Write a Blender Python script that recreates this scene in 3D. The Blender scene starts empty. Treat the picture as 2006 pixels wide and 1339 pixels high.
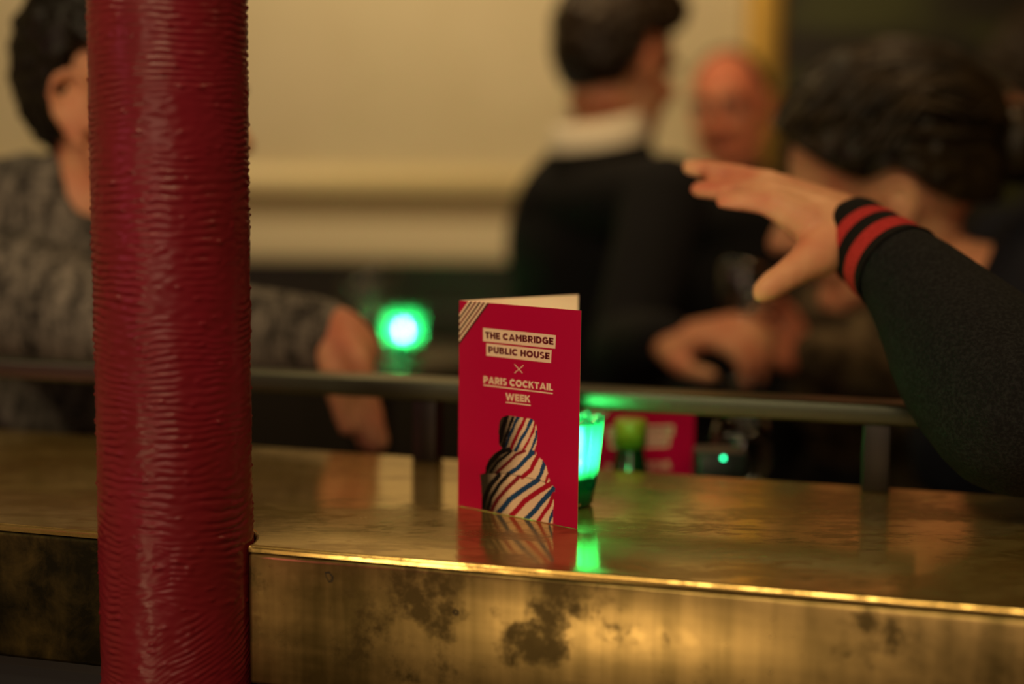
import bpy, bmesh, math, random
import numpy as np
from mathutils import Vector, Matrix, noise
random.seed(7)
C = bpy.context.scene.collection
SC = bpy.context.scene

# ------------------------------------------------------------------ camera
EYE = 1.40
PITCH, ROLL, FPX, CX, CY = .1187, .0117, 2786.0, 1003.0, 669.5
cp, sp, cr, sr = math.cos(PITCH), math.sin(PITCH), math.cos(ROLL), math.sin(ROLL)
_F = Vector((0, cp, -sp)); _R0 = Vector((1, 0, 0)); _D0 = Vector((0, -sp, -cp))
_R = cr*_R0 - sr*_D0; _D = sr*_R0 + cr*_D0
cam_d = bpy.data.cameras.new('camera'); cam = bpy.data.objects.new('camera', cam_d); C.objects.link(cam)
cam.matrix_world = Matrix(((_R.x, -_D.x, -_F.x, 0), (_R.y, -_D.y, -_F.y, 0), (_R.z, -_D.z, -_F.z, EYE), (0, 0, 0, 1)))
cam_d.sensor_width = 36; cam_d.lens = FPX*36/2006; cam_d.clip_start = .02
cam_d.dof.use_dof = True; cam_d.dof.focus_distance = .94; cam_d.dof.aperture_fstop = 1.75
SC.camera = cam
SC.view_settings.view_transform = 'Standard'; SC.view_settings.look = 'None'
SC.view_settings.exposure = 0.0; SC.view_settings.gamma = 1.0; SC.view_settings.use_curve_mapping = False

# ------------------------------------------------------------------ world and lights
w = bpy.data.worlds.new('world'); SC.world = w; w.use_nodes = True
w.node_tree.nodes['Background'].inputs[0].default_value = (1, .7, .4, 1)
w.node_tree.nodes['Background'].inputs[1].default_value = .004

def area(name, loc, target, size, power, color, sy=None, spread=None):
    l = bpy.data.lights.new(name, 'AREA'); l.energy = power*.45; l.color = color; l.size = size
    if sy: l.shape = 'RECTANGLE'; l.size_y = sy
    if spread: l.spread = spread
    o = bpy.data.objects.new(name, l); C.objects.link(o); o.location = loc
    o.rotation_euler = (Vector(target)-Vector(loc)).to_track_quat('-Z', 'Y').to_euler()
    return o
WARM = (1, .77, .42); AMBER = (1, .62, .28)
area('wall_washer_lamp', (-.35, 2.75, 2.85), (-.35, 3.45, 1.75), .5, 19, WARM, .25)
area('ceiling_lamp_over_tables', (.45, 1.75, 2.9), (.6, 2.8, 1.4), .35, 18, AMBER)
area('ceiling_lamp_over_bar', (-.35, -.25, 2.6), (0, .95, 1.2), 1.3, 28, WARM, .22)
area('ceiling_lamp_right', (1.3, .6, 2.8), (.5, 1.2, 1.3), .3, 9.5, AMBER)
area('ceiling_lamp_left', (-1.5, .7, 2.6), (-.4, 1.3, 1.3), .4, 9, WARM)
area('apron_highlight_light', (-1.5, -1.40, .50), (.05, .85, 1.08), .45, 12.5, (1, .70, .38), .3)  # added low light, makes the warm highlight on the brass apron
area('face_fill_light', (.05, 2.15, 1.95), (.5, 2.9, 1.5), .25, 3.2, AMBER)  # added fill aimed at the balding man's face
area('broad_fill_light', (-.45, -1.7, 1.75), (-.1, 1, 1.2), 1.5, 28, (1, .68, .44), .9)  # added broad fill, spreads a soft highlight over the pillar
area('pink_fill_light', (-1.7, -.1, 1.7), (-.25, .9, 1.3), .5, 4, (1, .22, .36), .5)  # added pink fill, tints the left of the pillar

# ------------------------------------------------------------------ pixel ray -> place in the room
def P(px, py, d):
    return Vector((0, 0, EYE)) + d*(_F + _R*((px-CX)/FPX) + _D*((py-CY)/FPX))
def ray(px, py):
    return _F + _R*((px-CX)/FPX) + _D*((py-CY)/FPX)

# ------------------------------------------------------------------ material helpers
def mat(name, col, rough=.6, metal=0., spec=.5, **kw):
    m = bpy.data.materials.new(name); m.use_nodes = True
    b = m.node_tree.nodes['Principled BSDF']
    b.inputs['Base Color'].default_value = (*col, 1); b.inputs['Roughness'].default_value = rough
    b.inputs['Metallic'].default_value = metal; b.inputs['Specular IOR Level'].default_value = spec
    for k, v in kw.items(): b.inputs[k.replace('_', ' ')].default_value = v
    return m
class NT:
    def __init__(s, m): s.t = m.node_tree; s.b = s.t.nodes['Principled BSDF']; s.L = s.t.links
    def n(s, kind, **kw):
        x = s.t.nodes.new(kind)
        for k, v in kw.items():
            if hasattr(x, k): setattr(x, k, v)
            else: x.inputs[k].default_value = v
        return x
    def coord(s, scale=(1, 1, 1), rot=(0, 0, 0), loc=(0, 0, 0)):
        tc = s.n('ShaderNodeTexCoord'); mp = s.n('ShaderNodeMapping')
        mp.inputs['Scale'].default_value = scale; mp.inputs['Rotation'].default_value = rot; mp.inputs['Location'].default_value = loc
        s.L.new(tc.outputs['Object'], mp.inputs['Vector']); return mp.outputs['Vector']
    def noise(s, vec, scale, detail=4, rough=.55, dist=0):
        x = s.n('ShaderNodeTexNoise'); x.inputs['Scale'].default_value = scale; x.inputs['Detail'].default_value = detail
        x.inputs['Roughness'].default_value = rough; x.inputs['Distortion'].default_value = dist
        s.L.new(vec, x.inputs['Vector']); return x.outputs['Fac']
    def ramp(s, fac, stops):
        r = s.n('ShaderNodeValToRGB'); e = r.color_ramp.elements
        while len(e) < len(stops): e.new(.5)
        for el, (p, c) in zip(e, stops):
            el.position = p; el.color = (c, c, c, 1) if isinstance(c, (int, float)) else (*c, 1)
        s.L.new(fac, r.inputs[0]); return r.outputs[0]
    def mix(s, fac, a, b, mode='MIX'):
        x = s.n('ShaderNodeMix'); x.data_type = 'RGBA'; x.blend_type = mode
        for sock, v in ((x.inputs[0], fac), (x.inputs[6], a), (x.inputs[7], b)):
            if hasattr(v, 'links'): s.L.new(v, sock)
            elif isinstance(v, (int, float)): sock.default_value = v if sock.type == 'VALUE' else (v, v, v, 1)
            else: sock.default_value = (*v, 1)
        return x.outputs[2]
    def math(s, op, a, b=0., c=0.):
        x = s.n('ShaderNodeMath'); x.operation = op
        for i, v in enumerate((a, b, c)):
            if hasattr(v, 'links'): s.L.new(v, x.inputs[i])
            else: x.inputs[i].default_value = v
        return x.outputs[0]
    def bump(s, h, strength, dist):
        x = s.n('ShaderNodeBump'); x.inputs['Strength'].default_value = strength; x.inputs['Distance'].default_value = dist
        s.L.new(h, x.inputs['Height']); s.L.new(x.outputs[0], s.b.inputs['Normal'])
    def to(s, sock, v): s.L.new(v, s.b.inputs[sock])

def m_fabric(name, col, col2, scale=300, rough=.9, streak=None):
    m = mat(name, col, rough, spec=.2); t = NT(m)
    v = t.coord(); f = t.noise(v, scale, 3)
    if streak:
        f2 = t.noise(t.coord(scale=streak, rot=(0, .35, .1)), 14, 5, .7, .8)
        f = t.math('ADD', t.math('MULTIPLY', f, .3), t.math('MULTIPLY', f2, .75))
    t.to('Base Color', t.mix(t.ramp(f, [(.42, 0.), (.66, 1.)]), col, col2)); t.bump(f, .5, .002)
    return m
def m_skin(name, col, red=(.55, .16, .09)):
    m = mat(name, col, .5, spec=.35); t = NT(m)
    f = t.noise(t.coord(), 22, 3)
    t.to('Base Color', t.mix(t.ramp(f, [(.35, 0.), (.75, 1.)]), col, red))
    t.b.inputs['Subsurface Weight'].default_value = .12; t.b.inputs['Subsurface Radius'].default_value = (.012, .004, .002)
    t.bump(t.noise(t.coord(), 180, 3), .15, .001)
    return m
def m_hair(name, col, col2, sc=(1, 1, 1)):
    m = mat(name, col, .38, spec=.22); t = NT(m)
    f = t.noise(t.coord(scale=sc), 70, 6, .65, .5)
    t.to('Base Color', t.mix(t.ramp(f, [(.42, 0.), (.72, 1.)]), col, col2)); t.bump(f, .4, .0018)
    return m
def m_brass(name, dark, lo, hi, rough=.2, stretch=(1, 1, 1), seed=0, patchy=.5, drips=0., bump=.10):
    m = mat(name, hi, rough, 1.0); t = NT(m)
    v = t.coord(scale=stretch, loc=(seed, seed*.7, seed*.3))
    big = t.noise(v, 6, 6, .60, .5); fine = t.noise(v, 34, 7, .72, .5); hair = t.noise(t.coord(scale=(6, 90, 90)), 4, 3)
    base = t.mix(t.ramp(big, [(.36, 0.), (.64, 1.)]), lo, hi)
    p = t.math('ADD', t.math('MULTIPLY', big, .5), t.math('MULTIPLY', fine, .5))
    if drips:
        dr = t.noise(t.coord(scale=(1, 1, .10), loc=(seed, 0, 2)), 26, 4, .6, .3)
        p = t.math('ADD', t.math('MULTIPLY', p, 1-drips), t.math('MULTIPLY', dr, drips))
    pm = t.ramp(p, [(.44, 1.), (.44+.13*patchy, 0.)])
    base = t.mix(pm, base, dark)
    r = t.math('MULTIPLY_ADD', fine, .26, t.math('MULTIPLY_ADD', hair, .06, rough-.13))
    r = t.math('ADD', r, t.math('MULTIPLY', pm, .16))
    t.to('Base Color', base); t.to('Roughness', r)
    t.bump(t.math('ADD', fine, t.math('MULTIPLY', hair, .4)), bump, .0012)
    return m, t
# ------------------------------------------------------------------ mesh helpers
def link(name, me, mats, parent=None, smooth=True):
    for mm in (mats if isinstance(mats, (list, tuple)) else [mats]): me.materials.append(mm)
    if smooth: me.polygons.foreach_set('use_smooth', [True]*len(me.polygons))
    o = bpy.data.objects.new(name, me); C.objects.link(o)
    if parent: o.parent = parent; o.matrix_parent_inverse = Matrix.Translation(-parent.location) if parent.type == 'EMPTY' else Matrix()
    return o
def from_bm(name, bm, mats, parent=None, smooth=True):
    bmesh.ops.recalc_face_normals(bm, faces=bm.faces)
    me = bpy.data.meshes.new(name); bm.to_mesh(me); bm.free()
    return link(name, me, mats, parent, smooth)
def thing(name, label, cat, loc=(0, 0, 0), group=None):
    o = bpy.data.objects.new(name, None); C.objects.link(o); o.location = loc; o.empty_display_size = .05
    return tag(o, label, cat, group)
def tag(o, label, cat, group=None):
    o['label'] = label; o['category'] = cat
    if group: o['group'] = group
    return o
def struct(o): o['kind'] = 'structure'; return o
def box(bm, lo, hi, M=None, bevel=0, mi=0):
    g = bmesh.ops.create_cube(bm, size=1); vs = g['verts']
    for v in vs: v.co = Vector([lo[i] + (v.co[i]+.5)*(hi[i]-lo[i]) for i in range(3)])
    if bevel:
        es = list({e for v in vs for e in v.link_edges})
        r = bmesh.ops.bevel(bm, geom=es, offset=bevel, segments=3, affect='EDGES', profile=.5)
        vs = list({v for f in r['faces'] for v in f.verts} | {v for v in vs if v.is_valid})
    if M is not None:
        for v in vs: v.co = M @ v.co
    return vs
def rings(bm, rs, cap=True, closed=True, mi=None):
    """loft a list of rings (each a list of points)"""
    V = [[bm.verts.new(p) for p in r] for r in rs]; n = len(V[0])
    for k in range(len(V)-1):
        for i in range(n if closed else n-1):
            f = bm.faces.new((V[k][i], V[k][(i+1) % n], V[k+1][(i+1) % n], V[k+1][i]))
            if mi is not None: f.material_index = mi[k]
    if cap and closed:
        bm.faces.new(V[0][::-1]); bm.faces.new(V[-1])
    return V
def frame_of(d, up=Vector((0, 0, 1))):
    d = d.normalized(); x = d.cross(up)
    if x.length < 1e-4: x = d.cross(Vector((0, 1, 0)))
    x.normalize(); return x, x.cross(d).normalized() * -1
def smooth_path(pts, k=4):
    """Catmull-Rom through (Vector, *scalars)"""
    A = [np.array([*p[0], *p[1:]], float) for p in pts]; out = []
    A = [2*A[0]-A[1]] + A + [2*A[-1]-A[-2]]
    for i in range(1, len(A)-2):
        for j in range(k):
            t = j/k; a, b, c, d = A[i-1], A[i], A[i+1], A[i+2]
            out.append(.5*(2*b+(c-a)*t+(2*a-5*b+4*c-d)*t*t+(3*b-3*c+d-a)*t**3))
    out.append(A[-2]); return [(Vector(o[:3]), *o[3:]) for o in out]
def tube(bm, pts, seg=16, up=Vector((0, 0, 1)), k=4, mi=None, cap=True):
    """pts: (pos, rx, ry); rx across, ry along up"""
    pp = [(p[0], p[1], p[2] if len(p) > 2 else p[1]) for p in pts]
    if k > 1: pp = smooth_path(pp, k)
    R = []
    for i, (p, rx, ry) in enumerate(pp):
        d = pp[min(i+1, len(pp)-1)][0]-pp[max(i-1, 0)][0]; x, y = frame_of(d, up)
        R.append([p + x*rx*math.cos(a) + y*ry*math.sin(a) for a in [2*math.pi*j/seg for j in range(seg)]])
    rings(bm, R, cap, mi=mi)
def ball(bm, c, r, M=None, sub=3):
    r = r if isinstance(r, (tuple, list)) else (r, r, r)
    g = bmesh.ops.create_icosphere(bm, subdivisions=sub, radius=1)
    for v in g['verts']:
        q = Vector((v.co.x*r[0], v.co.y*r[1], v.co.z*r[2])) + Vector(c)
        v.co = M @ q if M is not None else q
def chain(bm, pts, k=3, seg=14):
    """closed limb with rounded ends"""
    tube(bm, pts, seg, k=k)
    for p in (pts[0], pts[-1]): ball(bm, p[0], min(p[1:]), sub=2)
def lathe(bm, prof, c=Vector((0, 0, 0)), seg=48, mod=None, mi=None):
    R = []
    for r, z in prof:
        R.append([c + Vector(((r*(mod(a, z) if mod else 1))*math.cos(a), (r*(mod(a, z) if mod else 1))*math.sin(a), z)) for a in [2*math.pi*j/seg for j in range(seg)]])
    return rings(bm, R, False, mi=mi)
def fuse(name, bm, voxel, mats, parent=None, iters=6, post=None):
    """weld overlapping closed volumes into one continuous skin"""
    bmesh.ops.recalc_face_normals(bm, faces=bm.faces)
    me = bpy.data.meshes.new('tmp'); bm.to_mesh(me); bm.free()
    o = bpy.data.objects.new('tmp', me); C.objects.link(o)
    r = o.modifiers.new('r', 'REMESH'); r.mode = 'VOXEL'; r.voxel_size = voxel
    s = o.modifiers.new('s', 'SMOOTH'); s.iterations = iters; s.factor = .5
    dg = bpy.context.evaluated_depsgraph_get(); dg.update()
    m2 = bpy.data.meshes.new_from_object(o.evaluated_get(dg)); m2.name = name; m2.materials.clear()
    bpy.data.objects.remove(o); bpy.data.meshes.remove(me)
    if post:
        for v in m2.vertices: v.co = post(v.co.copy())
    return link(name, m2, mats, parent)
# ------------------------------------------------------------------ the room
m_wall = mat('cream_wall_paint', (.74, .66, .46), .7, spec=.3)
t = NT(m_wall); t.to('Base Color', t.mix(t.ramp(t.noise(t.coord(), 3, 4), [(.35, 0.), (.7, 1.)]), (.70, .62, .42), (.78, .70, .50)))
m_trim = mat('cream_gloss_trim', (.86, .74, .44), .35)
m_band = mat('beige_band', (.60, .52, .36), .6)
m_dark = mat('dark_stained_panel', (.018, .015, .010), .35)
m_floor = mat('dark_floorboards', (.05, .03, .018), .45); t = NT(m_floor)
t.to('Base Color', t.mix(t.ramp(t.noise(t.coord(scale=(1, 8, 1)), 4, 5), [(.3, 0.), (.7, 1.)]), (.03, .018, .01), (.08, .045, .025)))
m_dim = mat('dim_plaster', (.16, .11, .07), .8)
m_gold = mat('old_gilt', (.55, .36, .08), .38, .75)
X0, X1, Y0, Y1, ZC = -2.6, 2.8, -2.2, 3.48, 3.0
def slab(name, lo, hi, m):
    bm = bmesh.new(); box(bm, lo, hi); return struct(from_bm(name, bm, m, smooth=False))
slab('floor', (X0, Y0, -.1), (X1, Y1, 0), m_floor)
slab('ceiling', (X0, Y0, ZC), (X1, Y1, ZC+.1), m_dim)
slab('wall_back', (X0, Y1, 0), (X1, Y1+.1, ZC), m_wall)
slab('wall_front', (X0, Y0-.1, 0), (X1, Y0, ZC), m_dim)
slab('wall_left', (X0-.1, Y0, 0), (X0, Y1, ZC), m_wall)
slab('wall_right', (X1, Y0, 0), (X1+.1, Y1, ZC), m_dim)
def wallz(py): return P(1003, py, 3.42).z
XR = P(1452, 300, Y1).x
z1, z2, z3, z4 = wallz(334), wallz(388), wallz(432), wallz(512)
bm = bmesh.new()       # half-round dado moulding
prof = [(Y1, z1), (Y1-.018, z1-.001), (Y1-.03, z1-.010), (Y1-.036, z1-.026), (Y1-.034, z2+.012), (Y1-.024, z2+.002), (Y1, z2)]
rings(bm, [[Vector((x, y, z)) for y, z in prof] for x in (X0, XR)])
struct(from_bm('trim_1', bm, m_trim))
bm = bmesh.new()       # sloped lower band
prof = [(Y1, z3+.004), (Y1-.035, z3-.008), (Y1-.065, z4+.02), (Y1-.065, z4), (Y1, z4)]
rings(bm, [[Vector((x, y, z)) for y, z in prof] for x in (X0, XR)])
struct(from_bm('trim_2', bm, m_band, smooth=False))
bm = bmesh.new()       # dark wainscot with stiles
box(bm, (X0, Y1-.04, .12), (XR, Y1, z4-.002))
for k in range(5): box(bm, (X0+.1+k*.54, Y1-.055, .2), (X0+.5+k*.54, Y1-.03, z4-.12), bevel=.006)
struct(from_bm('trim_3', bm, m_dark, smooth=False))
bm = bmesh.new(); box(bm, (X0, Y1-.055, 0), (X1, Y1, .12)); struct(from_bm('baseboard_back', bm, m_dark, smooth=False))

bm = bmesh.new(); box(bm, (X0, Y1-.012, z3+.002), (XR, Y1, z2-.002)); struct(from_bm('trim_4', bm, mat('brown_groove_strip', (.34, .26, .15), .6), smooth=False))  # flush strip between moulding and lower band, browner than the wall
# gilt framed dark picture on the back wall, right
fx0, fx1 = P(1455, 200, 3.42).x, P(1528, 200, 3.42).x
m_pic = mat('dark_painting', (.02, .02, .012), .45); t = NT(m_pic)
f = t.noise(t.coord(scale=(1.2, 1, 4)), 2.2, 4)
t.to('Base Color', t.mix(t.ramp(f, [(.46, 0.), (.62, 1.)]), (.014, .012, .008), (.05, .06, .016)))
pf = thing('framed_picture', 'large dark picture in a wide gold frame on the cream back wall', 'picture', ((fx0+X1-.1)/2, Y1, 1.6))
FW = fx1-fx0; fz0, fz1, fxr = .35, 2.9, X1-.15
bm = bmesh.new(); box(bm, (fx1-.01, Y1-.025, fz0+FW-.01), (fxr-FW+.01, Y1-.002, fz1-FW+.01)); from_bm('canvas', bm, m_pic, pf, False)
bm = bmesh.new()
for lo, hi in (((fx0, Y1-.05, fz0), (fx1, Y1-.001, fz1)), ((fxr-FW, Y1-.05, fz0), (fxr, Y1-.001, fz1)), ((fx0, Y1-.048, fz0), (fxr, Y1-.001, fz0+FW)), ((fx0, Y1-.048, fz1-FW), (fxr, Y1-.001, fz1))):
    box(bm, lo, hi, bevel=.015)
from_bm('frame', bm, m_gold, pf)
# ------------------------------------------------------------------ bar counter
CA, TF, TB = .2575, .8165, 1.1183
HC = EYE-.2386                                   # counter top height
U = Vector((math.cos(CA), -math.sin(CA), 0)); N = Vector((math.sin(CA), math.cos(CA), 0))
CM = Matrix(((U.x, N.x, 0, 0), (U.y, N.y, 0, 0), (0, 0, 1, 0), (0, 0, 0, 1)))      # (s, t, z) -> room
pdir = math.radians(-13.49); pax = Vector((math.sin(pdir), math.cos(pdir), 0)); pdist = TF/(N @ pax)
PIL = pax*pdist; PR = pdist*math.sin(math.radians(3.01)); ps = U @ PIL
def ctr(s, t_, z): return CM @ Vector((s, t_, z))
S0, S1 = -1.75, 1.15
def brass_marks(m, t):
    return m
m_top, t = m_brass('brass_counter_top', (.36, .235, .065), (.52, .355, .105), (.66, .48, .17), .075, (1.2, 3, 3), 1.3, .6, bump=.012)
m_top.node_tree.nodes['Principled BSDF'].inputs['Metallic'].default_value = .78
m_front = mat('brass_apron_patina', (.5, .36, .12), .32, .92); t = NT(m_front)
wide = t.noise(t.coord(scale=(1, 1, .55), loc=(2.2, .3, 0)), 6.5, 3, .5); brush = t.noise(t.coord(scale=(1, 1, .06)), 55, 3, .6); cross_ = t.noise(t.coord(scale=(.10, .10, 1), loc=(3, 1, 5)), 48, 3, .6)
spots = t.noise(t.coord(loc=(5.1, 2.7, 1.2)), 19, 7, .68); grit = t.noise(t.coord(), 130, 4)
tone = t.math('ADD', t.math('MULTIPLY', wide, .55), t.math('ADD', t.math('MULTIPLY', brush, .28), t.math('MULTIPLY', cross_, .17)))
col_ = t.mix(t.ramp(tone, [(.40, 0.), (.58, 1.)]), (.19, .14, .045), (.60, .42, .155))
sm = t.math('ADD', t.math('MULTIPLY', spots, .72), t.math('MULTIPLY', wide, .28))
mask_ = t.ramp(sm, [(.40, 1.), (.475, 0.)])
t.to('Base Color', t.mix(mask_, col_, (.10, .072, .024)))
t.to('Roughness', t.math('ADD', t.math('MULTIPLY_ADD', grit, .14, .23), t.math('MULTIPLY', mask_, .12)))
t.bump(t.math('ADD', spots, t.math('MULTIPLY', brush, .5)), .06, .001)
m_old, t = m_brass('oxidised_brass', (.014, .013, .007), (.035, .028, .012), (.14, .10, .03), .45, (1, 1, 1), 7.7, 1.3, .2)
m_stain = mat('dried_ring_stain', (.035, .026, .012), .5, .6)
m_panel = mat('blue_black_bar_front', (.006, .008, .012), .5)
bar = thing('bar_counter', 'long narrow bar counter clad in worn brass sheet', 'counter', ctr(0, .97, 0))
def outline(gap):
    o = [(S0, TB), (S0, TF)]
    r = PR+gap
    for i in range(25):
        a = math.pi - math.pi*i/24; o.append((ps + r*math.cos(a), TF + r*math.sin(a)))
    return o + [(S1, TF), (S1, TB)]
GAP = .0021
def notched(name, gap, z0, z1, m, front=0., back=0., bev=0.):
    pts = [(s, t_+(front if t_ < TF+1e-5 else (back if t_ > TB-1e-5 else 0))) for s, t_ in outline(gap)]
    bm = bmesh.new(); vs = [bm.verts.new((*p, z1)) for p in pts]; f = bm.faces.new(vs)
    e = bmesh.ops.extrude_face_region(bm, geom=[f]); dn = [x for x in e['geom'] if isinstance(x, bmesh.types.BMVert)]
    for v in dn: v.co.z = z0
    if bev:
        es = [e for e in bm.edges if all(abs(v.co.z-z1) < 1e-6 for v in e.verts)]
        bmesh.ops.bevel(bm, geom=es, offset=bev, segments=4, affect='EDGES', profile=.5)
    for v in bm.verts: v.co = CM @ v.co
    o = from_bm(name, bm, m, bar, False)
    return o
notched('top_sheet', GAP, HC-.0045, HC, m_top, bev=.0022)
def apron(s0, s1, m):
    bm = bmesh.new(); box(bm, (s0, TF-.0015, HC-.092), (s1, TF+.012, HC-.0052), bevel=.0028)
    for v in bm.verts: v.co = CM @ v.co
    for px, py, pts, cl in ((643, 1130, [(-8, -10), (2, -12), (11, -2), (9, 9), (1, 11), (-4, 2)], .62), (893, 1199, [(6.5*math.cos(k*.6), 6.5*math.sin(k*.6)) for k in range(10)], .45)):
        d = ray(px, py); k = (TF-.0017)/N.dot(d); q = d*k + Vector((0, 0, EYE)); cs, cz = U.dot(q), q.z
        if not s0 < cs < s1: continue
        sc = k/FPX; o = [(cs+x*sc, cz-y*sc) for x, y in pts]; i_ = [(cs+x*sc*cl, cz-y*sc*cl) for x, y in pts]
        for a in range(len(o)):
            b = (a+1) % len(o); f = bm.faces.new([bm.verts.new(ctr(p[0], TF-.00165, p[1])) for p in (o[a], o[b], i_[b], i_[a])]); f.material_index = 1
    return from_bm('apron', bm, [m, m_stain], bar)
a1 = apron(S0, ps-PR-GAP, m_old); a1['label'] = 'blackened brass front strip left of the red pillar'
a2 = apron(ps+PR+GAP, S1, m_front); a2['label'] = 'stained brass front strip'
notched('core', .004, HC-.09, HC-.005, m_panel, front=.012, back=-.004)
notched('body_panel', .006, 0.0, HC-.091, m_panel, front=.014, back=-.03)
bm = bmesh.new()
box(bm, (S0, TF+.006, HC-.1), (ps-PR-.004, TF+.014, HC-.093)); box(bm, (ps+PR+.004, TF+.006, HC-.1), (S1, TF+.014, HC-.093))
for v in bm.verts: v.co = CM @ v.co
from_bm('bottom_bead', bm, mat('black_bead', (.02, .02, .02), .3), bar, False)
# lower back shelf on the far side of the counter
ZS = EYE-.357
bm = bmesh.new(); box(bm, (-.16, TB-.031, ZS-.03), (.75, TB+.20, ZS), bevel=.003)
box(bm, (-.12, TB-.031, 0), (.71, TB+.15, ZS-.03))
for v in bm.verts: v.co = CM @ v.co
bsh = from_bm('back_shelf', bm, mat('black_shelf', (.006, .006, .008), .5), bar, False)

# flat steel guard rail on posts along the far edge
m_rail = mat('dark_steel_rail', (.075, .086, .062), .33, .9)
t = NT(m_rail); t.to('Roughness', t.math('MULTIPLY_ADD', t.noise(t.coord(scale=(4, 60, 60)), 8), .15, .24))
m_post = mat('dark_post_steel', (.022, .019, .017), .38, .7)
rail = thing('counter_rail', 'dark flat steel rail on short posts along the far counter edge', 'rail', ctr(0, TB-.012, HC))
bm = bmesh.new(); box(bm, (S0+.02, TB-.024, EYE-.1865), (.030, TB+.012, EYE-.1710), bevel=.0022)
for v in bm.verts: v.co = CM @ v.co
from_bm('rail_bar', bm, m_rail, rail)
for s in (U @ P(829, 890, 1.17), -.95, -1.55, U @ P(1717, 890, 1.10)):
    s = s if isinstance(s, float) else s
    bm = bmesh.new(); box(bm, (s-.0105, TB-.022, HC), (s+.0105, TB-.002, EYE-.1865), bevel=.0015)
    for v in bm.verts: v.co = CM @ v.co
    from_bm('post', bm, m_post, rail)
# ------------------------------------------------------------------ red pillar: thick wrinkled gloss paint
m_pil = mat('wrinkled_red_gloss', (.17, .009, .016), .34, spec=.34); t = NT(m_pil)
t.to('Base Color', t.mix(t.ramp(t.noise(t.coord(scale=(1, 1, .4)), 16, 4), [(.35, 0.), (.7, 1.)]), (.15, .010, .013), (.205, .010, .024)))
t.to('Roughness', t.math('MULTIPLY_ADD', t.noise(t.coord(), 60, 4), .20, .22))
bm = bmesh.new()
zs = np.concatenate([np.arange(.0, .98, .08), np.arange(.98, 1.72, .00095), np.arange(1.72, 2.10, .0015), np.arange(2.10, 3.0001, .08)]); seg = 170
nz = lambda x, y, z: noise.noise(Vector((x, y, z)))
def rip(a, z):
    if z < .98 or z > 2.10: return 0.
    arc = a*PR
    # running wrinkles of thick paint: short wavelets in drifting patches, slanting low on the right
    low = max(0., min(1., (1.175-z)/.05)); side_ = max(0., min(1., math.sin(a+2.25)*1.6-.2))
    ph = (z - arc*(.55*low*side_ + .10*nz(0.3, 2.2, z*7)))*1380 + 5.0*nz(arc*30, 3.1, z*42) + 1.5*nz(arc*110, 7.7, z*80)
    patch = max(0., nz(arc*48, 1.7, z*26)*1.5 + .36 + .35*nz(arc*150, 9.2, z*110))
    h = .00050*min(1.3, patch)*(math.sin(ph) + .4*math.sin(2.0*ph+1.3))
    h += .0005*nz(arc*35, 5.0, z*35) + .0004*nz(arc*140, 2.0, z*260)
    d = nz(arc*260, 11., z*260)
    if d > .42: h += (d-.42)*.004
    h = max(-.0016, min(.0016, h))*min(1., (2.10-z)/.2)
    if z < HC+.025: h += .0003
    return h
R = []
for z in zs:
    R.append([Vector((PIL.x + (PR+rip(a, z))*math.cos(a), PIL.y + (PR+rip(a, z))*math.sin(a), float(z))) for a in [2*math.pi*j/seg for j in range(seg)]])
rings(bm, R)
pil = from_bm('pillar', bm, m_pil)
tag(pil, 'round iron pillar in wrinkled dark red gloss paint at the counter edge', 'pillar'); pil['kind'] = 'thing'

# ------------------------------------------------------------------ folded menu card
m_red = mat('crimson_card', (.52, .0012, .055), .36, spec=.35, Coat_Weight=.10, Coat_Roughness=.12)
m_cream = mat('cream_print', (.95, .73, .52), .45)
m_ink = mat('dark_red_ink', (.16, .004, .014), .4)
m_brn = mat('brown_print_line', (.07, .014, .012), .4)
m_brn2 = mat('russet_print_line', (.20, .03, .03), .4)
m_paper = mat('uncoated_card_inside', (.56, .36, .25), .65)
m_fig = mat('striped_print', (.8, .6, .4), .36, spec=.35, Coat_Weight=.10, Coat_Roughness=.12); t = NT(m_fig)
at = t.n('ShaderNodeVertexColor'); at.layer_name = 'print'; t.to('Base Color', at.outputs['Color'])
MA, MB, MW, MH = .65754, .60185, .105, .148
SP = Vector((-.03734, 1.00232, HC+.0002))
MU = Vector((math.cos(MA), -math.sin(MA), 0)); MN = Vector((-math.sin(MA), -math.cos(MA), 0))
def card_uv(px, py):
    o = Vector((0, 0, EYE)); d = ray(px, py); k = (SP-o).dot(MN)/d.dot(MN); q = o+d*k-SP
    return Vector((q.dot(MU), q.z))
q7 = lambda x, y: card_uv(900+x/5.579, 580+y/5.579)
q8 = lambda x, y: card_uv(920+x/5.148, 780+y/5.148)
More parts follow.
